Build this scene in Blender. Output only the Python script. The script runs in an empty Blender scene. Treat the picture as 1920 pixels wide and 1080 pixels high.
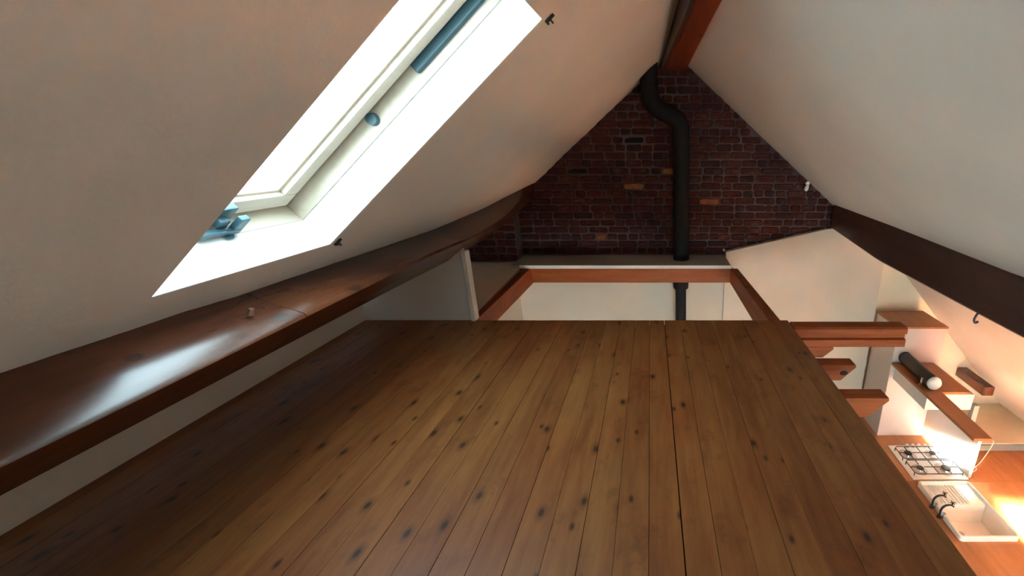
import bpy, bmesh, math, random
from mathutils import Vector, Matrix
random.seed(7)
PI = math.pi
SC = bpy.context.scene
COL = SC.collection

# ------------------------------------------------------------------ camera
cam_d = bpy.data.cameras.new('camera')
cam_d.sensor_width = 36.0
cam_d.lens = 780 / 1920 * 36.0
cam_d.shift_x = (960 - 1235) / 1920
cam_d.clip_start = 0.02
cam = bpy.data.objects.new('camera', cam_d)
COL.objects.link(cam)
PITCH = math.atan(265 / 780)
cam.location = (0, 0, 1.08)
cam.rotation_euler = (PI / 2 - PITCH, 0, 0)
SC.camera = cam

# ------------------------------------------------------------------ world, light, exposure
SC.view_settings.view_transform = 'Standard'
SC.view_settings.look = 'None'
SC.view_settings.exposure = 0.22
SC.view_settings.gamma = 1.0
SC.view_settings.use_curve_mapping = False
SC.cycles.max_bounces = 10
SC.cycles.diffuse_bounces = 8
SC.cycles.sample_clamp_indirect = 0.0
W = bpy.data.worlds.new('sky')
SC.world = W
W.use_nodes = True
bg = W.node_tree.nodes['Background']
bg.inputs[0].default_value = (0.64, 0.90, 1.0, 1)
bg.inputs[1].default_value = 14.5

def aim(o, d):
    o.rotation_euler = Vector(d).to_track_quat('-Z', 'Y').to_euler()

def area(name, loc, d, sx, sy, power, color, spread=180, portal=False):
    l = bpy.data.lights.new(name, 'AREA')
    l.shape = 'RECTANGLE'; l.size = sx; l.size_y = sy
    l.energy = power; l.color = color; l.spread = math.radians(spread)
    if portal: l.cycles.is_portal = True
    o = bpy.data.objects.new(name, l); COL.objects.link(o)
    o.location = loc; aim(o, d)
    return o

# ------------------------------------------------------------------ materials
def new_mat(name):
    m = bpy.data.materials.new(name); m.use_nodes = True
    nt = m.node_tree
    return m, nt, nt.nodes, nt.links, nt.nodes['Principled BSDF']

def coords(N, L, scale=(1, 1, 1), kind='Object', rnd=0.0):
    tc = N.new('ShaderNodeTexCoord'); mp = N.new('ShaderNodeMapping')
    mp.inputs['Scale'].default_value = scale
    L.new(tc.outputs[kind], mp.inputs['Vector'])
    if rnd:
        oi = N.new('ShaderNodeObjectInfo'); mu = N.new('ShaderNodeMath'); mu.operation = 'MULTIPLY'
        mu.inputs[1].default_value = rnd
        L.new(oi.outputs['Random'], mu.inputs[0]); L.new(mu.outputs[0], mp.inputs['Location'])
    return mp.outputs['Vector']

def ramp(N, L, src, stops):
    r = N.new('ShaderNodeValToRGB')
    el = r.color_ramp.elements
    while len(el) < len(stops): el.new(0.5)
    for e, (p, c) in zip(el, stops):
        e.position = p; e.color = (*c, 1)
    L.new(src, r.inputs[0])
    return r.outputs[0]

def mix(N, L, fac, a, b, mode='MIX'):
    m = N.new('ShaderNodeMix'); m.data_type = 'RGBA'; m.blend_type = mode
    if isinstance(fac, float): m.inputs[0].default_value = fac
    else: L.new(fac, m.inputs[0])
    for i, v in ((6, a), (7, b)):
        if isinstance(v, tuple): m.inputs[i].default_value = (*v, 1)
        else: L.new(v, m.inputs[i])
    return m.outputs[2]

def noise(N, L, vec, scale, detail=3, rough=0.5):
    n = N.new('ShaderNodeTexNoise'); n.inputs['Scale'].default_value = scale
    n.inputs['Detail'].default_value = detail; n.inputs['Roughness'].default_value = rough
    L.new(vec, n.inputs['Vector'])
    return n.outputs['Fac']

def bump(N, L, B, h, strength, dist=0.01):
    b = N.new('ShaderNodeBump'); b.inputs['Strength'].default_value = strength
    b.inputs['Distance'].default_value = dist
    L.new(h, b.inputs['Height']); L.new(b.outputs[0], B.inputs['Normal'])

def plaster(name, c1, c2, rough=0.75, bs=0.25):
    m, nt, N, L, B = new_mat(name)
    v = coords(N, L)
    n1 = noise(N, L, v, 1.7, 4)
    L.new(ramp(N, L, n1, [(0.35, c1), (0.7, c2)]), B.inputs['Base Color'])
    n2 = noise(N, L, v, 60, 4)
    bump(N, L, B, n2, bs, 0.003)
    B.inputs['Roughness'].default_value = rough
    return m

def wood(name, dark, light, knot=(0.03, 0.012, 0.006), axis='Y', rough=0.4, rnd=7.0, knots=True,
         grain=1.0, tone=0.25, spec=0.5, knot_scale=1.0, coat=0.0, red=0.0):
    """grain runs along the given object axis"""
    m, nt, N, L, B = new_mat(name)
    st = {'X': (0.12, 1, 1), 'Y': (1, 0.12, 1), 'Z': (1, 1, 0.12)}[axis]
    v = coords(N, L, st, rnd=rnd)
    warp = N.new('ShaderNodeTexNoise'); warp.inputs['Scale'].default_value = 5; L.new(v, warp.inputs['Vector'])
    g1 = noise(N, L, v, 45 * grain, 6, 0.65)
    g2 = noise(N, L, v, 9 * grain, 3, 0.5)
    c = ramp(N, L, g1, [(0.3, dark), (0.68, light)])
    c = mix(N, L, 0.45, c, ramp(N, L, g2, [(0.35, dark), (0.65, light)]))
    # board to board tone
    oi = N.new('ShaderNodeObjectInfo')
    t = ramp(N, L, oi.outputs['Random'], [(0.0, (1 - tone,) * 3), (1.0, (1, 1, 1))])
    c = mix(N, L, 1.0, c, t, 'MULTIPLY')
    if knots:
        st2 = {'X': (0.55, 1, 1), 'Y': (1, 0.55, 1), 'Z': (1, 1, 0.55)}[axis]
        v2 = coords(N, L, st2, rnd=rnd * 1.7)
        vo = N.new('ShaderNodeTexVoronoi'); vo.voronoi_dimensions = '2D' if axis == 'Y' else '3D'; vo.inputs['Scale'].default_value = 5.0 * knot_scale
        L.new(v2, vo.inputs['Vector'])
        k = ramp(N, L, vo.outputs['Distance'], [(0.03, (.9,) * 3), (0.06, (0.4,) * 3), (0.13, (0, 0, 0))])
        # only some cells carry a knot
        sx = N.new('ShaderNodeSeparateColor'); L.new(vo.outputs['Color'], sx.inputs[0])
        gt = N.new('ShaderNodeMath'); gt.operation = 'GREATER_THAN'; gt.inputs[1].default_value = 0.52
        L.new(sx.outputs[0], gt.inputs[0])
        mu = N.new('ShaderNodeMath'); mu.operation = 'MULTIPLY'
        L.new(k, mu.inputs[0]); L.new(gt.outputs[0], mu.inputs[1])
        c = mix(N, L, mu.outputs[0], c, knot)
        if axis == 'Y':
            vs_ = N.new('ShaderNodeTexVoronoi'); vs_.voronoi_dimensions = '2D'; vs_.inputs['Scale'].default_value = 11.0
            L.new(v2, vs_.inputs['Vector'])
            k2 = ramp(N, L, vs_.outputs['Distance'], [(0.03, (.9,) * 3), (0.075, (.5,) * 3), (0.13, (0, 0, 0))])
            sx2 = N.new('ShaderNodeSeparateColor'); L.new(vs_.outputs['Color'], sx2.inputs[0])
            g2_ = N.new('ShaderNodeMath'); g2_.operation = 'GREATER_THAN'; g2_.inputs[1].default_value = 0.86
            L.new(sx2.outputs[1], g2_.inputs[0])
            m2_ = N.new('ShaderNodeMath'); m2_.operation = 'MULTIPLY'
            L.new(k2, m2_.inputs[0]); L.new(g2_.outputs[0], m2_.inputs[1])
            c = mix(N, L, m2_.outputs[0], c, knot)
        # small dark stains
        v3 = coords(N, L, (1, 0.8, 1), rnd=rnd)
        st3 = ramp(N, L, noise(N, L, v3, 7, 5, 0.7), [(0.56, (0, 0, 0)), (0.75, (0.65,) * 3)])
        c = mix(N, L, st3, c, tuple(x * 0.45 for x in dark))
    if red:
        vr = coords(N, L, (1, .6, 1))
        rr = ramp(N, L, noise(N, L, vr, 1.6, 4, .6), [(0.42, (0, 0, 0)), (0.62, (red,) * 3)])
        c = mix(N, L, rr, c, mix(N, L, 1.0, c, (0.95, 0.62, 0.5), 'MULTIPLY'))
    L.new(c, B.inputs['Base Color'])
    B.inputs['Roughness'].default_value = rough
    B.inputs['Specular IOR Level'].default_value = spec
    B.inputs['Coat Weight'].default_value = coat
    B.inputs['Coat Roughness'].default_value = 0.25
    bump(N, L, B, g1, 0.12, 0.003)
    return m

def plain(name, col, rough=0.5, metal=0.0, spec=0.5, var=0.12):
    m, nt, N, L, B = new_mat(name)
    v = coords(N, L)
    n1 = noise(N, L, v, 14, 3)
    L.new(ramp(N, L, n1, [(0.3, tuple(x * (1 - var) for x in col)), (0.7, col)]), B.inputs['Base Color'])
    B.inputs['Roughness'].default_value = rough
    B.inputs['Metallic'].default_value = metal
    B.inputs['Specular IOR Level'].default_value = spec
    return m

def brick_mat(name, c1, c2, c3):
    m, nt, N, L, B = new_mat(name)
    v = coords(N, L, rnd=9.0)
    oi = N.new('ShaderNodeObjectInfo')
    c = ramp(N, L, oi.outputs['Random'], [(0.0, c1), (0.5, c2), (1.0, c3)])
    n = noise(N, L, v, 22, 5, 0.7)
    c = mix(N, L, 1.0, c, ramp(N, L, n, [(0.3, (0.55,) * 3), (0.7, (1.1,) * 3)]), 'MULTIPLY')
    # smeared lime mortar
    vw = coords(N, L, rnd=3.0)
    s = ramp(N, L, noise(N, L, vw, 9, 5, 0.7), [(0.55, (0, 0, 0)), (0.72, (0.6,) * 3)])
    c = mix(N, L, s, c, (0.13, 0.085, 0.075))
    L.new(c, B.inputs['Base Color'])
    B.inputs['Roughness'].default_value = 0.9
    B.inputs['Specular IOR Level'].default_value = 0.2
    bump(N, L, B, n, 0.8, 0.006)
    return m

M = {}
M['ceil'] = plaster('ceiling_plaster', (0.71, 0.645, 0.57), (0.77, 0.70, 0.625))
M['wall'] = plaster('wall_plaster', (0.74, 0.70, 0.63), (0.80, 0.76, 0.70))
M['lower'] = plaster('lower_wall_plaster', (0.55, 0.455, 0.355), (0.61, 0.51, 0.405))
M['cream'] = plaster('cream_masonry', (0.66, 0.54, 0.38), (0.76, 0.64, 0.47), bs=0.8)
M['reveal'] = plaster('reveal_paint', (0.86, 0.88, 0.88), (0.9, 0.92, 0.92), 0.6, 0.05)
M['mortar'] = plaster('lime_mortar', (0.055, 0.034, 0.033), (0.135, 0.088, 0.080), 0.95, 1.0)
M['dust'] = plaster('ledge_dusty', (0.30, 0.25, 0.20), (0.42, 0.36, 0.30))
M['floor'] = wood('varnished_floor_pine', (0.165, 0.048, 0.013), (0.32, 0.128, 0.036), rough=0.46, spec=.3, tone=0.10, grain=0.8, knot_scale=1.1, red=0.6)
M['beam'] = wood('purlin_timber', (0.06, 0.016, 0.008), (0.16, 0.046, 0.017), rough=0.25, grain=0.6, knot_scale=0.8, spec=.7, red=.5)
M['beam_dark'] = wood('dark_timber', (0.05, 0.016, 0.010), (0.11, 0.036, 0.02), rough=0.5, grain=0.6, knot_scale=0.7)
M['joist'] = wood('joist_pine', (0.20, 0.036, 0.008), (0.42, 0.10, 0.018), axis='X', rough=0.5, spec=.2, grain=0.6)
M['joisty'] = wood('joist_pine_lengthwise', (0.15, 0.030, 0.008), (0.32, 0.075, 0.015), axis='Y', rough=0.5, spec=.2, grain=0.6)
M['ridge'] = wood('ridge_timber', (0.13, 0.022, 0.010), (0.32, 0.058, 0.02), axis='Y', rough=0.45, spec=.3, grain=0.6)
M['counter'] = wood('worktop_wood', (0.36, 0.13, 0.04), (0.58, 0.25, 0.09), axis='Y', rough=0.45, knots=False, grain=0.5, tone=0.1)
M['shelf'] = wood('shelf_wood', (0.30, 0.10, 0.03), (0.46, 0.18, 0.06), axis='Y', rough=0.45, knots=False, grain=0.6, tone=0.1)
M['frame'] = wood('window_pine', (0.62, 0.52, 0.40), (0.75, 0.66, 0.54), axis='Y', rough=0.4, knots=False, tone=0.05)
M['lfloor'] = wood('lower_floor_wood', (0.30, 0.13, 0.05), (0.48, 0.24, 0.10), axis='Y', rough=0.4, knots=False)
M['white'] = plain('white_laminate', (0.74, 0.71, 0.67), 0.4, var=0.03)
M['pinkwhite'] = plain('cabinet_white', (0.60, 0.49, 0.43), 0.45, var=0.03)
M['ceramic'] = plain('white_ceramic', (0.84, 0.83, 0.79), 0.15, var=0.02)
M['enamel'] = plain('hob_enamel', (0.80, 0.79, 0.77), 0.2, var=0.03)
M['black'] = plain('black_iron', (0.018, 0.018, 0.020), 0.5)
M['pipe'] = plain('black_flue_paint', (0.010, 0.010, 0.012), 0.75, spec=.25, var=0.3)
M['darkmetal'] = plain('dark_metal', (0.05, 0.045, 0.04), 0.35, 0.6)
M['chrome'] = plain('chrome', (0.75, 0.75, 0.75), 0.15, 1.0, var=0.03)
M['burner'] = plain('burner_steel', (0.50, 0.42, 0.39), 0.4, 0.2)
M['blackish'] = plain('fitting_glow_tint', (0.045, 0.11, 0.14), 0.4)  # bluish cast of the skylight glow put into the black fittings' colour
M['grey'] = plain('grey_plastic', (0.33, 0.33, 0.31), 0.5)
M['whiteplastic'] = plain('white_plastic', (0.78, 0.76, 0.74), 0.35)
M['brick'] = brick_mat('old_brick', (0.060, 0.014, 0.013), (0.10, 0.024, 0.018), (0.045, 0.019, 0.019))
M['brick_orange'] = brick_mat('orange_brick', (0.42, 0.13, 0.05), (0.36, 0.10, 0.04), (0.34, 0.12, 0.05))
M['void'] = plain('hole_shade_and_knot', (0.008, 0.006, 0.006), 1.0)  # near-black standing for shade inside brick holes, also the joist knot

def glass_mat():
    m = bpy.data.materials.new('window_glass'); m.use_nodes = True
    nt = m.node_tree; N = nt.nodes; L = nt.links; N.clear()
    out = N.new('ShaderNodeOutputMaterial'); mx = N.new('ShaderNodeMixShader')
    tr = N.new('ShaderNodeBsdfTransparent'); gl = N.new('ShaderNodeBsdfGlossy')
    gl.inputs['Roughness'].default_value = 0.02
    mx.inputs[0].default_value = 0.05
    L.new(tr.outputs[0], mx.inputs[1]); L.new(gl.outputs[0], mx.inputs[2])
    L.new(mx.outputs[0], out.inputs[0])
    return m
M['glass'] = glass_mat()

# ------------------------------------------------------------------ mesh helpers
def quad_solid(bm, b, t):
    """b, t: matching loops of points, closed into a solid"""
    vb = [bm.verts.new(p) for p in b]; vt = [bm.verts.new(p) for p in t]
    n = len(vb)
    bm.faces.new(vb[::-1]); bm.faces.new(vt)
    for i in range(n):
        bm.faces.new((vb[i], vb[(i + 1) % n], vt[(i + 1) % n], vt[i]))

def box(bm, x0, x1, y0, y1, z0, z1):
    quad_solid(bm, [(x0, y0, z0), (x1, y0, z0), (x1, y1, z0), (x0, y1, z0)],
               [(x0, y0, z1), (x1, y0, z1), (x1, y1, z1), (x0, y1, z1)])

def prism(bm, pts, axis, a, b):
    f = {'x': lambda p, k: (k, p[0], p[1]), 'y': lambda p, k: (p[0], k, p[1]), 'z': lambda p, k: (p[0], p[1], k)}[axis]
    quad_solid(bm, [f(p, a) for p in pts], [f(p, b) for p in pts])

def loft(bm, rings, cap=True):
    vr = [[bm.verts.new(p) for p in r] for r in rings]
    n = len(vr[0])
    for a, b in zip(vr, vr[1:]):
        for i in range(n):
            bm.faces.new((a[i], a[(i + 1) % n], b[(i + 1) % n], b[i]))
    if cap:
        bm.faces.new(vr[0][::-1]); bm.faces.new(vr[-1])

def tube(bm, path, r, n=12, cap=True):
    path = [Vector(p) for p in path]
    rr = r if isinstance(r, (list, tuple)) else [r] * len(path)
    rings = []; ref = None
    for i, p in enumerate(path):
        d = (path[min(i + 1, len(path) - 1)] - path[max(i - 1, 0)]).normalized()
        if ref is None: ref = d.orthogonal().normalized()
        ref = (ref - d * ref.dot(d)).normalized()
        s = d.cross(ref)
        rings.append([p + (ref * math.cos(2 * PI * k / n) + s * math.sin(2 * PI * k / n)) * rr[i] for k in range(n)])
    loft(bm, rings, cap)

def smooth_path(pts, k=6):
    pts = [Vector(p) for p in pts]; out = []
    for i in range(len(pts) - 1):
        p0 = pts[max(i - 1, 0)]; p1 = pts[i]; p2 = pts[i + 1]; p3 = pts[min(i + 2, len(pts) - 1)]
        for j in range(k):
            t = j / k
            out.append(0.5 * ((2 * p1) + (p2 - p0) * t + (2 * p0 - 5 * p1 + 4 * p2 - p3) * t * t + (3 * p1 - p0 - 3 * p2 + p3) * t ** 3))
    out.append(pts[-1])
    return out

def obj(name, bm, mat, parent=None, bevel=0.0, smooth=False, seg=2):
    bmesh.ops.remove_doubles(bm, verts=bm.verts, dist=1e-6)
    bmesh.ops.recalc_face_normals(bm, faces=bm.faces)
    if bevel:
        ed = [e for e in bm.edges if len(e.link_faces) == 2 and e.calc_face_angle(0) > 0.5]
        bmesh.ops.bevel(bm, geom=ed, offset=bevel, segments=seg, profile=0.6, affect='EDGES')
    me = bpy.data.meshes.new(name); bm.to_mesh(me); bm.free()
    me.materials.append(mat)
    if smooth:
        for p in me.polygons: p.use_smooth = True
        me.set_sharp_from_angle(angle=math.radians(45))
    o = bpy.data.objects.new(name, me); COL.objects.link(o)
    if parent:
        o.parent = parent
        o.location = -Vector(world_loc(parent))
    return o

def world_loc(o):
    v = Vector(o.location)
    while o.parent:
        o = o.parent; v = v + Vector(o.location)
    return v

def bmn(): return bmesh.new()

def mk(name, mat, parent=None, bevel=0.0, boxes=(), smooth=False):
    bm = bmn()
    for b in boxes: box(bm, *b)
    return obj(name, bm, mat, parent, bevel, smooth)

def tag(o, label=None, cat=None, group=None, kind=None):
    if label: o['label'] = label
    if cat: o['category'] = cat
    if group: o['group'] = group
    if kind: o['kind'] = kind
    return o

def root(name, loc, label=None, cat=None, group=None, kind=None):
    o = bpy.data.objects.new(name, None); COL.objects.link(o)
    o.location = loc; o.empty_display_size = 0.1
    return tag(o, label, cat, group, kind)

# ------------------------------------------------------------------ roof geometry
SL, SR, SR2 = 0.85, 0.84, 1.12
def zl(x): return 1.77 + SL * x                      # left slope underside
XK = 2.55
def zr(x): return 1.98 - SR * x if x < XK else 1.98 - SR * XK - SR2 * (x - XK)   # right slope underside
CL, SN = 1 / math.hypot(1, SL), SL / math.hypot(1, SL)
O0 = Vector((-1.215, 0.935, zl(-1.215)))
LU, LV = 1.114, 0.575
def P(u, v, n): return Vector((O0.x + CL * u - SN * n, O0.y + v, O0.z + SN * u + CL * n))

YB, YF = -2.5, 4.15      # back wall, brick gable

# left slope with the skylight hole
u_lo = (-1.93 + 1.215) / CL; u_hi = (0.1243 + 1.215) / CL
us = [u_lo] + [u_lo + (0 - u_lo) * i / 6 for i in range(1, 6)] + [0, .15, .3, .45, .6, .75, .9, LU] + [LU + .1, u_hi]
vs = [-3.435, -2.6, -1.8, -1.1, -.6, -.25, 0, .15, .3, .45, LV, .75, .95, 1.2, 1.5, 1.8, 2.2, 2.6, 2.95, 3.3]
bm = bmn(); gv = {}
for i, u in enumerate(us):
    for j, v in enumerate(vs):
        edge = (-.02 <= u <= LU + .02 and -.02 <= v <= LV + .02)
        n = 0 if edge or i in (0, len(us) - 1) else random.uniform(-.004, .004)
        gv[i, j] = bm.verts.new(P(u, v, n))
for i in range(len(us) - 1):
    for j in range(len(vs) - 1):
        if us[i] >= -1e-6 and us[i + 1] <= LU + 1e-6 and vs[j] >= -1e-6 and vs[j + 1] <= LV + 1e-6: continue
        bm.faces.new((gv[i, j], gv[i + 1, j], gv[i + 1, j + 1], gv[i, j + 1]))
c = obj('ceiling', bm, M['ceil'], smooth=True)
tag(c, 'white plastered roof slope on the left, pierced by the skylight', kind='structure')
# right slope with a second, unseen skylight low down beside the camera
bm = bmn()
xs = [0.1243, .5, .9, 1.3, 1.7, 2.1, XK, 2.95, 3.4, 3.8, 4.25]
ys = [YB, -1.6, -.7, .1, .9, 1.6, 2.3, 3.0, 3.6, 4.25]
hole = (XK, 3.4, .1, .9)
gv = {}
for i, x in enumerate(xs):
    for j, y in enumerate(ys):
        gv[i, j] = bm.verts.new((x, y, zr(x)))
for i in range(len(xs) - 1):
    for j in range(len(ys) - 1):
        if xs[i] >= hole[0] and xs[i + 1] <= hole[1] and ys[j] >= hole[2] and ys[j + 1] <= hole[3]: continue
        bm.faces.new((gv[i, j], gv[i, j + 1], gv[i + 1, j + 1], gv[i + 1, j]))
c = obj('ceiling', bm, M['ceil'], smooth=True)
tag(c, 'plain white plastered roof slope on the right, running down behind the kitchen', kind='structure')

# ------------------------------------------------------------------ walls
ZL = -2.7
def structure(name, label, mat, boxes, bevel=0):
    o = mk(name, mat, None, bevel, boxes); return tag(o, label, kind='structure')
structure('wall_left', 'low white knee wall where the left slope meets the loft floor', M['ceil'], [(-2.05, -1.93, YB, 4.15, -.1, .128)])
# far gable: backing wall of mortar holding the bricks
gable = root('wall_far', (0, YF, 0), 'dark red brick gable wall at the far end of the attic', kind='structure')
bm = bmn()
prism(bm, [(-2.3, 0.0), (2.2, 0.0), (2.2, .2), (.118, 2.0), (-2.3, 0.02)], 'y', YF + .012, YF + .2)
obj('mortar_bed', bm, M['mortar'], gable)
# pier at left
bm = bmn(); prism(bm, [(-2.1, .0), (-1.39, .0), (-1.39, .57), (-2.1, .0 + .02)], 'y', 3.99, YF + .02)
obj('pier_mortar', bm, M['mortar'], gable)

# brick meshes
def brick_mesh(L, H, D, seed):
    rnd = random.Random(seed)
    bm = bmn()
    # face in the xz plane towards -y, slightly domed and irregular
    pts = []
    c = min(.012, H * .2)
    raw = [(-L/2+c, -H/2), (L/2-c, -H/2), (L/2, -H/2+c), (L/2, H/2-c), (L/2-c, H/2), (-L/2+c, H/2), (-L/2, H/2-c), (-L/2, -H/2+c)]
    raw = [(x + rnd.uniform(-.003, .003), z + rnd.uniform(-.003, .003)) for x, z in raw]
    back = [(x, D, z) for x, z in raw]
    mid = [(x, .005 + rnd.uniform(0, .003), z) for x, z in raw]
    fr = [(x * .93, rnd.uniform(-.002, .002), z * .86) for x, z in raw]
    vb = [bm.verts.new(p) for p in back]; vm = [bm.verts.new(p) for p in mid]; vf = [bm.verts.new(p) for p in fr]
    for a, b in ((vb, vm), (vm, vf)):
        for i in range(8): bm.faces.new((a[i], a[(i+1) % 8], b[(i+1) % 8], b[i]))
    bm.faces.new(vf)
    bmesh.ops.recalc_face_normals(bm, faces=bm.faces)
    me = bpy.data.meshes.new('brick'); bm.to_mesh(me); bm.free()
    return me
CH = 0.0712
BM = {}
for key, ln in (('s', .186), ('h', .092), ('q', .135), ('c', .058)):
    BM[key] = (ln, [brick_mesh(ln, .056, .03, ord(key) % 7 + k * 13 + len(key)) for k in range(4)])
for key in BM:
    for me in BM[key][1]: me.materials.append(M['brick'])
spots = [(.586, .604), (.036, .837), (-.27, .696), (-.587, .239)]
holes = [(-.251, 1.113), (-.771, .837)]
nb = 0
def lay(x, z, key, y):
    global nb
    ln, meshes = BM[key]
    o = bpy.data.objects.new('brick', random.choice(meshes)); COL.objects.link(o)
    o.parent = gable
    cx, cz = x + ln / 2, z + CH / 2
    dy = random.uniform(-.006, .004)
    for hx, hz in holes:
        if abs(cx - hx) < ln / 2 and abs(cz - hz) < CH / 2:
            dy = .011; o.material_slots[0].link = 'OBJECT'; o.material_slots[0].material = M['void']  # hole's shade painted on: slightly recessed brick turned near black
    for sx, sz in spots:
        if abs(cx - sx) < ln / 2 + .005 and abs(cz - sz) < CH / 2:
            o.material_slots[0].link = 'OBJECT'; o.material_slots[0].material = M['brick_orange']
    o.location = (cx, y + dy - YF, cz + random.uniform(-.003, .003))
    o.rotation_euler = (0, random.uniform(-.015, .015), 0)
    o.scale = (random.uniform(.95, 1.03), 1, random.uniform(.92, 1.06))
    nb += 1
r = 0
z = .035
while z < 1.72:
    xl = max((z + CH * .6 - 1.77) / SL, -1.39) - .01
    xr = (1.98 - (z + CH * .6)) / SR + .01
    if z < .31: xr = min(xr, .68 + (z + CH - .075) / .23 + .03)
    x = xl
    while x < xr - .05:
        if r % 2 == 0: key = random.choices('hsqc', (5, 2, 2, .5))[0]
        else: key = random.choices('shq', (6, 2, 1.5))[0]
        ln = BM[key][0]
        if x + ln > xr + .02:
            key = 'c' if xr - x < .08 else 'h'; ln = BM[key][0]
        lay(x, z, key, YF)
        x += ln + random.uniform(.011, .018)
    z += CH; r += 1
z = .01; r = 0
while z < .5:
    x = -1.394; xl = (z + CH - 1.77) / SL - .02
    xl = max(xl, -1.90)
    while x > xl + .08:
        key = 'h' if r % 2 else 's'
        ln = BM[key][0]
        if x - ln < xl - .02: key = 'h'; ln = BM[key][0]
        lay(x - ln, z, key, 3.982)
        x -= ln + .014
    z += CH; r += 1

# plastered lower part of the gable, upper right panel, and right part
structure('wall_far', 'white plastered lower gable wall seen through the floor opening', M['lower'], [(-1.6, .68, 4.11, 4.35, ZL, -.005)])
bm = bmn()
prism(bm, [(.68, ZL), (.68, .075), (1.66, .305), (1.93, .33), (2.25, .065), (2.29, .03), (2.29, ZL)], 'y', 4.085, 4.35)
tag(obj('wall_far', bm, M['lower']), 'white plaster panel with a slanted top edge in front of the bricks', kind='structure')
bm = bmn()
prism(bm, [(2.29, ZL), (2.29, .05), (XK, zr(XK)), (4.25, zr(4.25)), (4.25, ZL)], 'y', YF, 4.35)
tag(obj('wall_far', bm, M['cream']), 'cream painted wall behind the kitchen cabinets', kind='structure')
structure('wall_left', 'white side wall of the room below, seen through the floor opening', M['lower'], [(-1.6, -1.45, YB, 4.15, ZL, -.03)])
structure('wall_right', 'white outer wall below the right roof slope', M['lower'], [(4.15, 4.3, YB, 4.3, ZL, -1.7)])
# back wall with an added window opening in the lower room
WX0, WX1, WZ0, WZ1 = -.2, 2.2, -2.0, -.35
structure('wall_back', 'white wall behind the viewer with an added window in the lower room', M['lower'],
          [(-2.3, WX0, YB - .15, YB, ZL, 2.0), (WX1, 4.4, YB - .15, YB, ZL, 2.0), (WX0, WX1, YB - .15, YB, ZL, WZ0), (WX0, WX1, YB - .15, YB, WZ1, 2.0)])
structure('floor', 'wooden floor of the room below the loft', M['lfloor'], [(-1.6, 4.3, YB, 4.2, ZL - .05, ZL)])

# ------------------------------------------------------------------ loft floor planks
fl = root('floor', (0, 0, 0), 'varnished pine plank floor of the loft with dark knots', kind='structure')
pw = .0975; x = .0675; xs_ = []
while x > -1.93: x -= pw
x0 = x
k = 0
while x0 < .846:
    xa = max(x0, -1.94); xb = min(x0 + pw, .85)
    if xb - xa > .02:
        wide = abs(xa - .0675) < .01
        ga = .0034 if wide else .0002 if k % 2 else .0010
        # (boards sit a hair proud or low of one another)
        dz = random.uniform(-.0008, 0)
        # real boards run slightly askew to the loft edge
        def sk(xx, y): return xx - .022 * (y - 1.0) * max(0, 1 - abs(xx - .05) / .75)
        bm = bmn()
        n = 6
        rings = []
        for i in range(n + 1):
            y = YB + (2.52 - YB) * i / n
            a = sk(xa, y) + ga; b = sk(xb, y) - .0003
            rings.append([(a, y, -.026), (b, y, -.026), (b, y, dz - .0009), (b - .0009, y, dz), (a + .0009, y, dz), (a, y, dz - .0009)])
        loft(bm, rings)
        obj('plank', bm, M['floor'], fl)
    x0 += pw; k += 1
mk('subfloor', M['beam_dark'], fl, 0, [(-1.95, .845, YB, 2.50, -.04, -.0275)])
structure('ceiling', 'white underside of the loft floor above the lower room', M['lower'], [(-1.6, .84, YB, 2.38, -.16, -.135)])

# loft edge timbers
def beam(name, label, mat, boxes, bevel=.006, cat='beam', group=None):
    o = mk(name, mat, None, bevel, boxes); return tag(o, label, cat, group)
beam('edge_beam', 'dark timber edge beam under the right side of the loft floor', M['joisty'], [(.765, .845, YB, 2.38, -.133, -.042)])

# trimmer beam with long groove sticking out right of the loft
bm = bmn()
prof = [(2.40, -.135), (2.50, -.135), (2.50, 0.0), (2.415, 0.0), (2.40, -.012), (2.40, -.045), (2.418, -.050), (2.420, -.078), (2.40, -.086)]
prism(bm, prof, 'x', .856, 1.575)
tb = tag(obj('trimmer_beam', bm, M['joist'], None, .003), 'long grooved orange-brown beam end jutting right from the far corner of the loft floor', 'beam')
# corbel below it and two joist ends
def stub(name, label, y0, y1, z0, z1, xt, xb, mat=None):
    bm = bmn()
    prism(bm, [(.85, z1), (xt, z1), (xt + .004, z1 - .015), (xb, z0), (.85, z0)], 'y', y0, y1)
    return tag(obj(name, bm, mat or M['joist'], None, .004), label, 'joist end')
stub('bracket', 'short stepped wooden bracket under the grooved beam end', 2.40, 2.49, -.21, -.1355, 1.12, 1.06)
stub('joist_end', 'chamfered joist end with a dark knot, middle one along the loft edge', 1.98, 2.06, -.125, -.03, 1.06, .99)
bm = bmn(); tube(bm, [(1.0, 1.9795, -.078), (1.0, 1.981, -.078)], [.014, .016], 14)
for v_ in bm.verts: v_.co.x = 1.0 + (v_.co.x - 1.0) * 1.5
JK = obj('knot', bm, M['void']); JK.parent = bpy.data.objects['joist_end']
stub('joist_end', 'chamfered joist end nearest the viewer along the loft edge', 1.67, 1.75, -.135, -.03, 1.075, .99)

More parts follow.
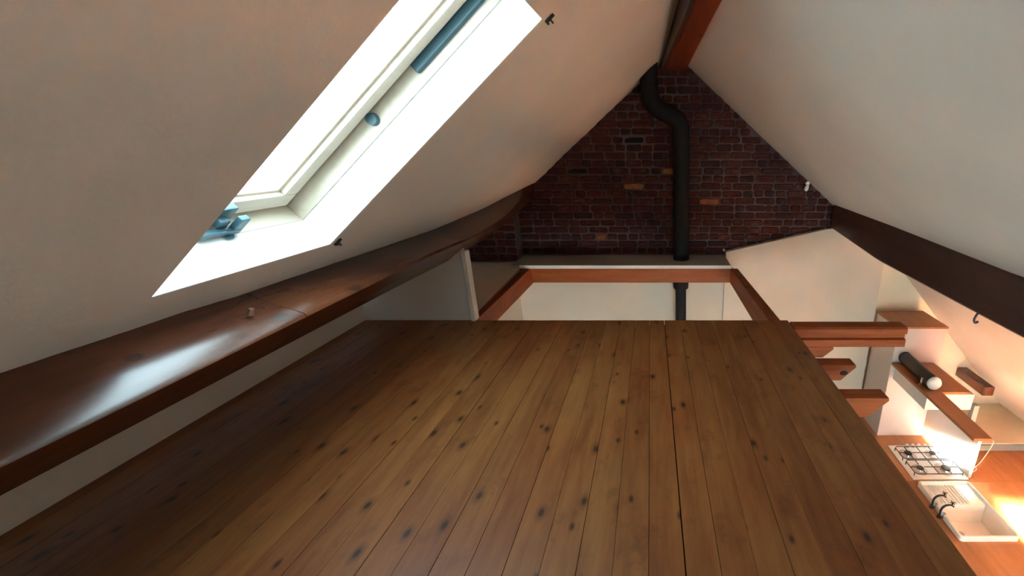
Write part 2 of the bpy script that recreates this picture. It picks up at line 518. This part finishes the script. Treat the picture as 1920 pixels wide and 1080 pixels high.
# frame of timbers around the floor opening
mk_o = beam('frame_beam', 'orange timber beam spanning the far side of the floor opening', M['joist'], [(-1.30, .70, 3.75, 3.83, -.142, 0)])
def slant(name, label, pts0, pts1, y0, y1):
    bm = bmn(); loft(bm, [[(x, y0, z) for x, z in pts0], [(x, y1, z) for x, z in pts1]])
    return tag(obj(name, bm, M['joisty'], None, .004), label, 'beam')
slant('frame_beam', 'orange timber beam along the left side of the floor opening',
      [(-1.245, -.142), (-1.20, -.142), (-1.20, 0), (-1.245, 0)], [(-1.30, -.142), (-1.185, -.142), (-1.20, 0), (-1.275, 0)], 2.53, 3.749)
slant('frame_beam', 'dark brown timber beam along the right side of the floor opening',
      [(.705, -.142), (.80, -.142), (.80, 0), (.725, 0)], [(.675, -.142), (.74, -.142), (.74, 0), (.675, 0)], 2.53, 3.749)
# ledge behind, floor level panels
structure('trim_1', 'narrow dusty ledge between the far beam and the brick wall', M['dust'], [(-1.385, .675, 3.752, YF + .01, .002, .026)])
structure('trim_2', 'thin white edging strip along the ledge above the far beam', M['wall'], [(-1.30, .685, 3.738, 3.751, .001, .031)])
bm = bmn()
prism(bm, [(-1.25, 2.52), (-1.305, 3.75), (-1.31, 4.10), (-1.5, 4.3), (-2.05, 4.3), (-2.05, 2.52)], 'z', -.03, -.002)
tag(obj('trim_3', bm, M['lower']), 'white board at floor level left of the floor opening', kind='structure')

# partition panel at the loft edge under the left purlin
pp = root('partition_panel', (-1.5, 2.53, 0), 'grey-white low partition panel standing at the far edge of the loft under the left purlin', 'partition')
bm = bmn(); prism(bm, [(-1.93, 0), (-1.225, 0), (-1.225, .475), (-1.44, .49), (-1.93, .12)], 'y', 2.525, 2.56)
obj('panel', bm, M['wall'], pp)
mk('edge_trim', M['wall'], pp, .003, [(-1.225, -1.197, 2.505, 2.565, 0, .465)])

# ------------------------------------------------------------------ purlins and ridge
def interp(tab, y):
    for a, b in zip(tab, tab[1:]):
        if y <= b[0]:
            t = (y - a[0]) / (b[0] - a[0]); t = max(0, t); s = t
            return [p + (q - p) * s for p, q in zip(a[1:], b[1:])]
    return tab[-1][1:]
LT = [(-2.5, -1.31, .655, -1.16, .555, -1.22, .495), (.7, -1.317, .658, -1.16, .550, -1.22, .492), (1.27, -1.350, .618, -1.16, .555, -1.22, .490),
      (2.0, -1.385, .592, -1.16, .560, -1.22, .486), (2.55, -1.390, .583, -1.165, .545, -1.22, .476), (3.2, -1.345, .62, -1.18, .57, -1.225, .490),
      (4.15, -1.19, .765, -1.21, .70, -1.235, .585)]
def left_ring(y):
    a = interp(LT, y)
    w = random.uniform(-.003, .003)
    x0, z0, x1, z1, x2, z2 = a
    zx = zl(x0)
    mx, mz = (x0 + x1) / 2, (zx + z1) / 2
    return [(x0 - .015, y, zx + .02), (mx, y, mz + .006 + w), (x1 - .008, y, z1 + .006), (x1, y, z1 - .006), (x2 + .006, y, z2 + .012), (x2 - .006, y, z2),
            (x2 - .10, y, z2 - .075), (x2 - .27, y, min(z2 - .10, zl(x2 - .27) - .02)), (x2 - .27, y, zl(x2 - .27) + .01)]
pl_ = root('purlin', (-1.25, YB, .5), 'long reddish-brown purlin beam below the skylight along the left slope', 'beam')
for ya, yb in ((YB, 1.268), (1.272, 4.13)):
    bm = bmn(); n = int((yb - ya) / .12)
    loft(bm, [left_ring(ya + (yb - ya) * i / n) for i in range(n + 1)])
    obj('beam_length', bm, M['beam'], pl_, smooth=True)
bm = bmn(); tube(bm, [(-1.235, 1.165, .60), (-1.225, 1.165, .618)], [.009, .007], 10)
b_ = obj('bolt', bm, M['chrome'], pl_)

RT = [(-2.5, 1.84, 1.63, .27), (1.95, 1.80, 1.635, .265), (3.1, 1.735, 1.68, .252), (4.15, 1.705, 1.70, .325)]
def right_ring(y):
    x0, x1, z1 = interp(RT, y)
    z0 = zr(x0)
    return [(x0 + .02, y, z0 + .012), (x0 - .004, y, z0 - .004), ((x0 + x1) / 2 - .004, y, (z0 + z1) / 2), (x1, y, z1 + .012), (x1 + .010, y, z1),
            (x1 + .11, y, z1 - .05), (x1 + .16, y, zr(x1 + .16) + .01)]
bm = bmn(); n = 50
loft(bm, [right_ring(YB + (4.08 - YB) * i / n) for i in range(n + 1)])
tag(obj('purlin', bm, M['beam_dark'], smooth=True), 'dark brown purlin beam along the right slope above the kitchen', 'beam')

GT = [(-2.5, .20, .36, 1.70), (1.2, .19, .32, 1.71), (2.4, .145, .29, 1.715), (4.15, .03, .245, 1.725)]
bm = bmn(); rings = []
for i in range(41):
    y = YB + (4.14 - YB) * i / 40
    a, b, zb = interp(GT, y)
    rings.append([(a, y, 1.90), (a, y, zb + .01), (a + .012, y, zb), (b - .01, y, zb - .002), (b, y, zb + .008), (b, y, 1.90)])
loft(bm, rings)
rbm = obj('ridge_beam', bm, M['ridge'], smooth=True)
bm = bmn()
loft(bm, [[(r_[0][0] - .008, r_[0][1], 1.89), (r_[0][0] - .008, r_[0][1], r_[2][2] - .004), (r_[0][0] + .016, r_[0][1], r_[2][2] - .004), (r_[0][0] + .016, r_[0][1], 1.89)] for r_ in rings])
sbd = obj('dark_strip', bm, M['beam_dark']); sbd.parent = rbm; sbd['label'] = 'dark strip along the left face'  # added strip that only turns the beam's left face dark
tag(rbm, 'red-orange ridge beam at the apex where both roof slopes meet', 'beam')

# ------------------------------------------------------------------ flue pipe on the gable
fp = root('flue_pipe', (.21, 3.98, ZL), 'black flue pipe running up the brick wall with a kink to the left', 'pipe')
path = smooth_path([(.224, 3.99, -.26), (.222, 3.99, .1), (.212, 3.99, .7), (.203, 3.99, 1.16), (.195, 3.99, 1.25), (.14, 3.99, 1.325), (.03, 3.99, 1.375), (-.05, 3.99, 1.44), (-.08, 3.99, 1.53), (-.083, 3.99, 1.60), (-.083, 3.99, 1.80)], 6)
bm = bmn(); tube(bm, path, .077, 24)
obj('pipe', bm, M['pipe'], fp, smooth=True)
for p, q in (((.203, 3.99, 1.14), (.202, 3.99, 1.17)), ((-.083, 3.99, 1.60), (-.083, 3.99, 1.63))):
    bm = bmn(); tube(bm, [p, q], .082, 24); obj('collar', bm, M['pipe'], fp, .003)
bm = bmn(); tube(bm, [(.224, 3.99, -.262), (.235, 3.99, -.9), (.235, 3.99, ZL + .002)], .054, 24); obj('pipe', bm, M['pipe'], fp, smooth=True)
bm = bmn(); tube(bm, [(.224, 3.99, -.275), (.224, 3.99, -.245)], .075, 24); obj('collar', bm, M['pipe'], fp, .004)

# ------------------------------------------------------------------ skylight
def lbox(bm, u0, u1, v0, v1, n0, n1):
    quad_solid(bm, [P(u0, v0, n0), P(u1, v0, n0), P(u1, v1, n0), P(u0, v1, n0)], [P(u0, v0, n1), P(u1, v0, n1), P(u1, v1, n1), P(u0, v1, n1)])
def ring_boxes(o, i):
    """o outer (u0,u1,v0,v1), i inner"""
    return [(o[0], i[0], o[2], o[3]), (i[1], o[1], o[2], o[3]), (i[0], i[1], o[2], i[2]), (i[0], i[1], i[3], o[3])]
sk_ = root('window_1', P(0, 0, 0), 'bright skylight with pale pine frame set deep in the left roof slope', kind='structure')
for nm, (u0, u1, v0, v1) in (('reveal', (-.03, 0, -.03, LV + .03)), ('reveal', (LU, LU + .03, -.03, LV + .03)), ('reveal', (0, LU, -.03, 0)), ('reveal', (0, LU, LV, LV + .03))):
    bm = bmn(); lbox(bm, u0, u1, v0, v1, .002, .118); obj(nm, bm, M['reveal'], sk_)
for r4 in ring_boxes((-.05, LU + .05, -.05, LV + .05), (.004, LU - .004, .004, LV - .006)):
    bm = bmn(); lbox(bm, *r4, .118, .235); obj('frame', bm, M['frame'], sk_, .003)
sash = root('sash', (0, 0, 0)); sash.parent = sk_; sash.location = (0, 0, 0)
def sash_part(name, bm, mat, bevel=0):
    o = obj(name, bm, mat, None, bevel); o.parent = sash; o.location = -world_loc(sk_); return o
for r4 in ring_boxes((.022, LU - .02, .02, LV - .03), (.085, LU - .08, .075, LV - .082)):
    bm = bmn(); lbox(bm, *r4, .172, .225); sash_part('rail', bm, M['frame'], .006)
for r4 in ring_boxes((.085, LU - .08, .075, LV - .082), (.095, LU - .09, .085, LV - .094)):
    bm = bmn(); lbox(bm, *r4, .190, .222); sash_part('bead', bm, M['frame'])
bm = bmn(); lbox(bm, .085, LU - .08, .075, LV - .082, .205, .209); sash_part('pane', bm, M['glass'])
for r4 in ring_boxes((-.06, LU + .06, -.06, LV + .06), (.03, LU - .03, .03, LV - .04)):
    bm = bmn(); lbox(bm, *r4, .226, .245); obj('flashing', bm, M['grey'], sk_)
# latch at the bottom
def lpt(u, v, n): return P(u, v, n)
def latch_part(name, fn, parent=sk_, bevel=.004):
    bm = bmn(); fn(bm); return obj(name, bm, M['blackish'], parent, bevel)
latch_part('latch_body', lambda bm: lbox(bm, .018, .085, .240, .315, .150, .186))
latch_part('latch_neck', lambda bm: lbox(bm, .026, .055, .258, .290, .130, .156))
latch_part('latch_handle', lambda bm: (lbox(bm, .008, .028, .205, .325, .114, .132), lbox(bm, .028, .075, .296, .325, .114, .132)), bevel=.003)
latch_part('keeper', lambda bm: tube(bm, [P(.0045, .290, .120), P(.0079, .290, .120)], .019, 16), bevel=.002)
# round stop and dark hinge cover on the right jamb
bm = bmn(); tube(bm, [P(.475, LV - .022, .160), P(.475, LV - .004, .160)], [.019, .022], 20); obj('round_stop', bm, M['blackish'], sk_, .002)
bm = bmn(); lbox(bm, .70, 1.02, LV - .022, LV - .004, .146, .182); obj('hinge_cover', bm, M['blackish'], sk_, .008, seg=3)
area('sky_portal', P(LU / 2, LV / 2, .3), -(P(0, 0, 1) - P(0, 0, 0)), LV - .1, LU - .1, 1, (1, 1, 1), portal=True)

# little L-shaped hooks on the plaster beside the skylight
for (u, v, ll, flip) in ((LU + .012, LV + .026, 'small black L-shaped hook on the plaster by the upper right corner of the skylight', 1),
                   (.004, LV + .022, 'small black L-shaped hook on the plaster by the lower right corner of the skylight', 1)):
    bm = bmn()
    lbox(bm, u - .010, u + .026, v - .003, v + .004, -.009, -.001)
    lbox(bm, u - .010, u - .003, v + .004, v + .022, -.009, -.001)
    lbox(bm, u + .004, u + .010, v - .002, v + .003, -.022, -.009)
    tag(obj('blind_hook', bm, M['black'], None, .001), ll, 'hook')

# right-slope skylight frame (out of view, added to light the kitchen)
w2 = root('added_window_2', (XK, .1, zr(XK)), 'added second skylight low in the right slope, unseen, lighting the kitchen', kind='structure')
def rp(x, y, n): return (x + .746 * n, y, zr(x) + .666 * n)
def rb(x0, x1, y0, y1, n0, n1):
    bm = bmn(); quad_solid(bm, [rp(x0, y0, n0), rp(x1, y0, n0), rp(x1, y1, n0), rp(x0, y1, n0)], [rp(x0, y0, n1), rp(x1, y0, n1), rp(x1, y1, n1), rp(x0, y1, n1)]); return bm
for b in ((XK, XK + .05, .1, .9), (3.35, 3.4, .1, .9), (XK + .05, 3.35, .1, .15), (XK + .05, 3.35, .85, .9)):
    obj('frame', rb(*b, 0, .08), M['frame'], w2)
obj('pane', rb(XK + .05, 3.35, .15, .85, .04, .044), M['glass'], w2)
area('right_skylight_portal', (3.05, .5, zr(3.0) + .12), (-.746, 0, -.666), .7, 1.0, 1, (1, 1, 1), portal=True)
# unseen lower window added in the back wall to bring in light
w3 = root('added_window_3', (WX0, YB, WZ0), 'added unseen window of the lower room behind the viewer', kind='structure')
for b in ((WX0, WX0 + .06, WZ0, WZ1), (WX1 - .06, WX1, WZ0, WZ1), (WX0 + .06, WX1 - .06, WZ0, WZ0 + .06), (WX0 + .06, WX1 - .06, WZ1 - .06, WZ1), (.97, 1.03, WZ0 + .06, WZ1 - .06)):
    mk('frame', M['white'], w3, .004, [(b[0], b[1], YB - .1, YB - .04, b[2], b[3])])
mk('pane', M['glass'], w3, 0, [(WX0 + .06, WX1 - .06, YB - .075, YB - .071, WZ0 + .06, WZ1 - .06)])
area('rear_fill_lamp', (1.0, YB + .02, -1.2), (.35, 1, .05), 2.2, 1.5, 28, (1.0, .76, .52))  # added area lamp brightening the kitchen slope from behind
# added beam lamps imitating sun patches: on the worktop and on the white panel
area('worktop_beam_lamp', (3.08, .50, -.86), (.12, 1.72, -.96), .66, .45, 130, (1.0, .93, .80), spread=5)
area('panel_beam_lamp', (2.70, .48, -.22), (.165, 2.82, -1.46), .08, .22, 14, (1.0, .95, .86), spread=2.5)

# ------------------------------------------------------------------ kitchen
ZC = -1.82
def ring_slab(bm, o, h, z0, z1):
    for b in ring_boxes(o, h): box(bm, b[0], b[1], b[2], b[3], z0, z1)
SX0, SX1, SY0, SY1 = 2.335, 2.80, 2.42, 3.0
bm = bmn(); ring_slab(bm, (2.1, 4.0, .3, 3.032), (SX0 + .02, SX1 - .02, SY0 + .02, SY1 - .02), ZC - .04, ZC)
tag(obj('worktop', bm, M['counter']), 'wooden worktop around the white sink, the nearer of the two lengths', 'worktop')
tag(mk('worktop', M['counter'], None, .002, [(2.1, 4.0, 3.036, 4.145, ZC - .04, ZC)]), 'wooden worktop length under the gas hob in the corner', 'worktop')
bc = root('base_cabinet', (2.4, 1.5, ZL), 'white base cabinet row carrying the wooden worktop', 'cabinet')
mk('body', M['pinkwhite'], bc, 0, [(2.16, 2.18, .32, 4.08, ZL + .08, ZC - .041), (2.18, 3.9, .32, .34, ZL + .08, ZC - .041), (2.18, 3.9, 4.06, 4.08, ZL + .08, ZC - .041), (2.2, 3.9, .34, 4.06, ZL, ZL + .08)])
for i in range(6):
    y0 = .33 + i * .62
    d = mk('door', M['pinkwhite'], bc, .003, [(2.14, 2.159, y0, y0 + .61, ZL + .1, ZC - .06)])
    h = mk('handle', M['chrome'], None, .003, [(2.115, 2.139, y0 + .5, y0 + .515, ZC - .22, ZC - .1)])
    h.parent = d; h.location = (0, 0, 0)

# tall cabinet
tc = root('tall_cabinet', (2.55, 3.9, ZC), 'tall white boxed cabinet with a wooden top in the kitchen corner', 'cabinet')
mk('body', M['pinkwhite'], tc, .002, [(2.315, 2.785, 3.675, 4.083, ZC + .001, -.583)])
mk('top', M['shelf'], tc, .002, [(2.305, 2.79, 3.665, 4.083, -.582, -.56)])
# splash panel beside the hob
tag(mk('side_panel', M['white'], None, .002, [(2.855, 2.885, 3.075, 4.14, ZC + .001, -1.36)]), 'white upright side panel between the hob and the wall, lit by an added beam lamp', 'panel')
# extractor hood
hd = root('extractor_hood', (2.55, 3.4, -1.1), 'white boxed extractor hood hanging over the hob under the wooden shelf', 'extractor hood')
mk('body', M['white'], hd, .003, [(2.355, 2.765, 3.145, 3.67, -1.13, -.972)])
mk('filter', M['grey'], hd, 0, [(2.40, 2.72, 3.19, 3.62, -1.137, -1.1305)])
mk('switch_box', M['grey'], hd, .003, [(2.766, 2.812, 3.115, 3.165, -1.235, -1.07)])
# L shaped shelf
bm = bmn(); prism(bm, [(2.31, 2.53), (2.445, 2.53), (2.47, 3.14), (2.72, 3.14), (2.72, 3.664), (2.31, 3.664)], 'z', -.971, -.945)
tag(obj('wooden_shelf', bm, M['shelf'], None, .002), 'L-shaped brown wooden shelf board on the hood with a long narrow arm', 'shelf')
# dark cylinder on shelf
cy = root('cylinder_lamp', (2.42, 3.4, -.945), 'dark grey metal cylinder with a shiny white end cap lying on the wooden shelf', 'cylinder')
zc = -.884
bm = bmn(); tube(bm, [(2.425, 3.655, zc), (2.42, 3.40, zc), (2.415, 3.19, zc)], .058, 28); obj('tube', bm, M['darkmetal'], cy, .003, True)
bm = bmn(); tube(bm, [(2.425, 3.663, zc), (2.425, 3.640, zc)], .0605, 28); obj('rear_band', bm, M['black'], cy, .003, True)
bm = bmn(); tube(bm, [(2.415, 3.192, zc), (2.415, 3.180, zc), (2.415, 3.165, zc), (2.415, 3.155, zc)], [.060, .062, .055, .035], 28)
tag(obj('end_cap', bm, M['ceramic'], cy, 0, True), 'shiny white round end cap')
mk('clip', M['chrome'], cy, .002, [(2.345, 2.362, 3.24, 3.262, -.944, -.87)])

# hob
hb = root('gas_hob', (2.59, 3.27, ZC), 'white four-burner gas hob set into the wooden worktop', 'hob')
mk('tray', M['enamel'], hb, .006, [(2.335, 2.845, 3.045, 3.50, ZC + .0005, ZC + .018)])
hz = ZC + .018
for ix, (bx, by, br) in enumerate(((2.46, 3.36, .046), (2.70, 3.36, .038), (2.46, 3.16, .040), (2.70, 3.16, .052))):
    bm = bmn(); tube(bm, [(bx, by, hz - .001), (bx, by, hz + .004)], [br * 1.75, br * 1.6], 24); wl = obj('burner_well', bm, M['burner'], hb, 0, True)
    bm = bmn(); tube(bm, [(bx, by, hz + .004), (bx, by, hz + .014), (bx, by, hz + .020)], [br * .95, br * .85, br * .8], 20); bb = obj('burner', bm, M['chrome'], hb, 0, True)
    bm = bmn(); tube(bm, [(bx, by, hz + .020), (bx, by, hz + .028)], [br * .8, br * .7], 20)
    cpo = obj('burner_cap', bm, M['black'], None, .002, True); cpo.parent = bb; cpo.location = (0, 0, 0)
def grate(y0, y1):
    bm = bmn(); zg = hz + .034; r_ = .0042
    x0, x1 = 2.365, 2.815
    c = .02
    lp = [(x0 + c, y0, zg), (x1 - c, y0, zg), (x1, y0 + c, zg), (x1, y1 - c, zg), (x1 - c, y1, zg), (x0 + c, y1, zg), (x0, y1 - c, zg), (x0, y0 + c, zg), (x0 + c, y0, zg)]
    tube(bm, lp, r_, 6)
    ym = (y0 + y1) / 2
    for bx in (2.46, 2.70):
        tube(bm, [(bx, y0, zg), (bx, ym - .035, zg)], r_, 6); tube(bm, [(bx, ym + .035, zg), (bx, y1, zg)], r_, 6)
    tube(bm, [(x0, ym, zg), (2.425, ym, zg)], r_, 6); tube(bm, [(2.735, ym, zg), (x1, ym, zg)], r_, 6); tube(bm, [(2.495, ym, zg), (2.665, ym, zg)], r_, 6)
    tube(bm, [(2.58, y0, zg), (2.58, y1, zg)], r_, 6)
    for px in (x0, x1):
        for py in (y0 + c, y1 - c): tube(bm, [(px, py, zg), (px, py, hz)], r_, 6)
    obj('pan_support', bm, M['black'], hb)
grate(3.07, 3.25); grate(3.265, 3.44)
for kx in (2.515, 2.575, 2.635, 2.695):
    bm = bmn(); tube(bm, [(kx, 3.475, hz), (kx, 3.475, hz + .012), (kx, 3.475, hz + .03)], [.021, .017, .014], 16); obj('knob', bm, M['whiteplastic'], hb, .002, True)

# ceramic sink as one moulded piece
sn = root('sink', (2.57, 2.71, ZC), 'white ceramic sink with ribbed drainer and two notches for the taps', 'sink')
bm = bmn(); NX, NY = 62, 76; g = {}
def sst(a, b, t):
    t = max(0, min(1, (t - a) / (b - a))); return t * t * (3 - 2 * t)
def sink_h(x, y):
    top = .046
    # distance to outer edge
    d = min(x - SX0, SX1 - x, y - SY0, SY1 - y)
    h = top
    inner = sst(.016, .032, d)
    drain = .020 + .006 * math.cos((x - SX0) / .030 * 2 * PI) * sst(.04, .07, min(x - SX0, SX1 - .09 - x)) * sst(2.75, 2.78, y)
    if y < 2.745: drain = .020
    h = top + (drain - top) * inner
    # basin
    bx = min(x - (SX0 + .028), (SX1 - .024) - x, y - (SY0 + .024), 2.745 - y)
    bas = sst(0, .03, bx)
    h = h + (-.13 - h) * bas
    return h
for i in range(NX + 1):
    for j in range(NY + 1):
        x = SX0 + (SX1 - SX0) * i / NX; y = SY0 + (SY1 - SY0) * j / NY
        # rounded corners
        cx = SX0 + .03 if x < SX0 + .03 else SX1 - .03 if x > SX1 - .03 else x
        cy_ = SY0 + .03 if y < SY0 + .03 else SY1 - .03 if y > SY1 - .03 else y
        h = sink_h(x, y)
        dx, dy = x - cx, y - cy_
        m_ = max(abs(dx), abs(dy)); l_ = math.hypot(dx, dy)
        X_, Y_ = x, y
        if l_ > 1e-6 and dx and dy: X_, Y_ = cx + dx * m_ / l_, cy_ + dy * m_ / l_
        # notches in the left rim
        if i < 4:
            for ny in (2.745, 2.645):
                if abs(y - ny) < .017: X_ += (.022 - .005 * i) * sst(.017, .009, abs(y - ny))
        edge = i in (0, NX) or j in (0, NY)
        g[i, j] = bm.verts.new((X_, Y_, ZC + h - (.006 if edge else 0)))
for i in range(NX):
    for j in range(NY): bm.faces.new((g[i, j], g[i + 1, j], g[i + 1, j + 1], g[i, j + 1]))
loop = [(i, 0) for i in range(NX)] + [(NX, j) for j in range(NY)] + [(i, NY) for i in range(NX, 0, -1)] + [(0, j) for j in range(NY, 0, -1)]
sk2 = [bm.verts.new((g[k].co.x, g[k].co.y, ZC + .0005)) for k in loop]
for a in range(len(loop)):
    b = (a + 1) % len(loop)
    bm.faces.new((g[loop[a]], g[loop[b]], sk2[b], sk2[a]))
obj('basin', bm, M['ceramic'], sn, 0, True)
bm = bmn(); tube(bm, [(2.50, 2.60, ZC - .131), (2.50, 2.60, ZC - .125)], [.026, .022], 20); obj('drain', bm, M['chrome'], sn)
for k_, (ty, ll) in enumerate(((2.745, 'small black tap over the notch beside the ribbed drainer'), (2.645, 'small black tap over the notch beside the sink basin'))):
    tp = root('tap', (2.31, ty, ZC), ll, 'tap')
    bm = bmn(); tube(bm, [(2.315, ty, ZC), (2.315, ty, ZC + .02)], [.018, .014], 16); obj('base', bm, M['darkmetal'], tp)
    bm = bmn(); tube(bm, smooth_path([(2.315, ty, ZC + .02), (2.318, ty, ZC + .09), (2.345, ty, ZC + .125), (2.39, ty + .005, ZC + .125), (2.42, ty + .01, ZC + .105)], 5), .0085, 10); obj('spout', bm, M['darkmetal'], tp, 0, True)
    bm = bmn()
    for a in (0, PI / 2):
        tube(bm, [(2.40 - .022 * math.cos(a), ty + .005 - .022 * math.sin(a), ZC + .15), (2.40 + .022 * math.cos(a), ty + .005 + .022 * math.sin(a), ZC + .15)], .004, 8)
    tube(bm, [(2.40, ty + .005, ZC + .12), (2.40, ty + .005, ZC + .155)], .006, 8)
    obj('cross_handle', bm, M['darkmetal'], tp)

# cream masonry ledge at the back of the worktop with a grey strip
structure('trim_4', 'cream masonry ledge along the back of the worktop right of the white panel', M['cream'], [(2.89, 4.1, 3.46, 4.145, ZC + .001, ZC + .075)])
structure('trim_5', 'grey skirting strip between the worktop and the cream masonry', M['grey'], [(2.89, 3.98, 3.44, 3.459, ZC + .001, ZC + .065)])
# timber stub in the wall
tag(mk('timber_stub', M['beam'], None, .006, [(3.36, 3.47, 3.73, 4.149, -1.37, -1.27)]), 'short brown timber stub sticking out of the cream wall beside the roof slope', 'timber')
# cable
bm = bmn(); tube(bm, smooth_path([(2.447, 2.54, -.957), (2.47, 2.54, -1.0), (2.62, 2.75, -1.35), (2.80, 3.0, -1.66), (2.93, 3.12, -1.79), (3.02, 3.2, -1.812), (2.97, 3.33, -1.812)], 6), .003, 8)
tag(obj('cable', bm, M['whiteplastic'], None, 0, True), 'thin pale cable hanging from the end of the narrow shelf arm to the worktop', 'cable')
# nail hook at the right purlin
bm = bmn(); tube(bm, smooth_path([(1.655, 1.99, .275), (1.640, 1.985, .262), (1.632, 1.985, .235), (1.640, 1.985, .215), (1.655, 1.985, .222)], 4), .0055, 8)
tag(obj('hook', bm, M['black'], None, 0, True), 'small dark iron hook on the lower edge of the right purlin', 'hook')
# fittings on the brick wall
lf = root('wall_light', (1.435, 4.14, .737), 'tiny white lamp fitting high on the brick wall near the right slope', 'lamp')
bm = bmn(); tube(bm, [(1.435, 4.142, .745), (1.435, 4.11, .745)], .018, 14); obj('holder', bm, M['whiteplastic'], lf)
bm = bmn(); tube(bm, [(1.435, 4.105, .735), (1.428, 4.10, .715), (1.42, 4.10, .69), (1.415, 4.10, .675)], [.010, .018, .020, .010], 14); obj('bulb', bm, M['whiteplastic'], lf, 0, True)
bm = bmn(); tube(bm, [(.662, 4.138, .085), (.662, 4.118, .085)], .012, 12)
tag(obj('screw_cap', bm, M['whiteplastic']), 'small pale screw cap on the bricks at the left tip of the plaster panel', 'screw')
print('bricks', nb)
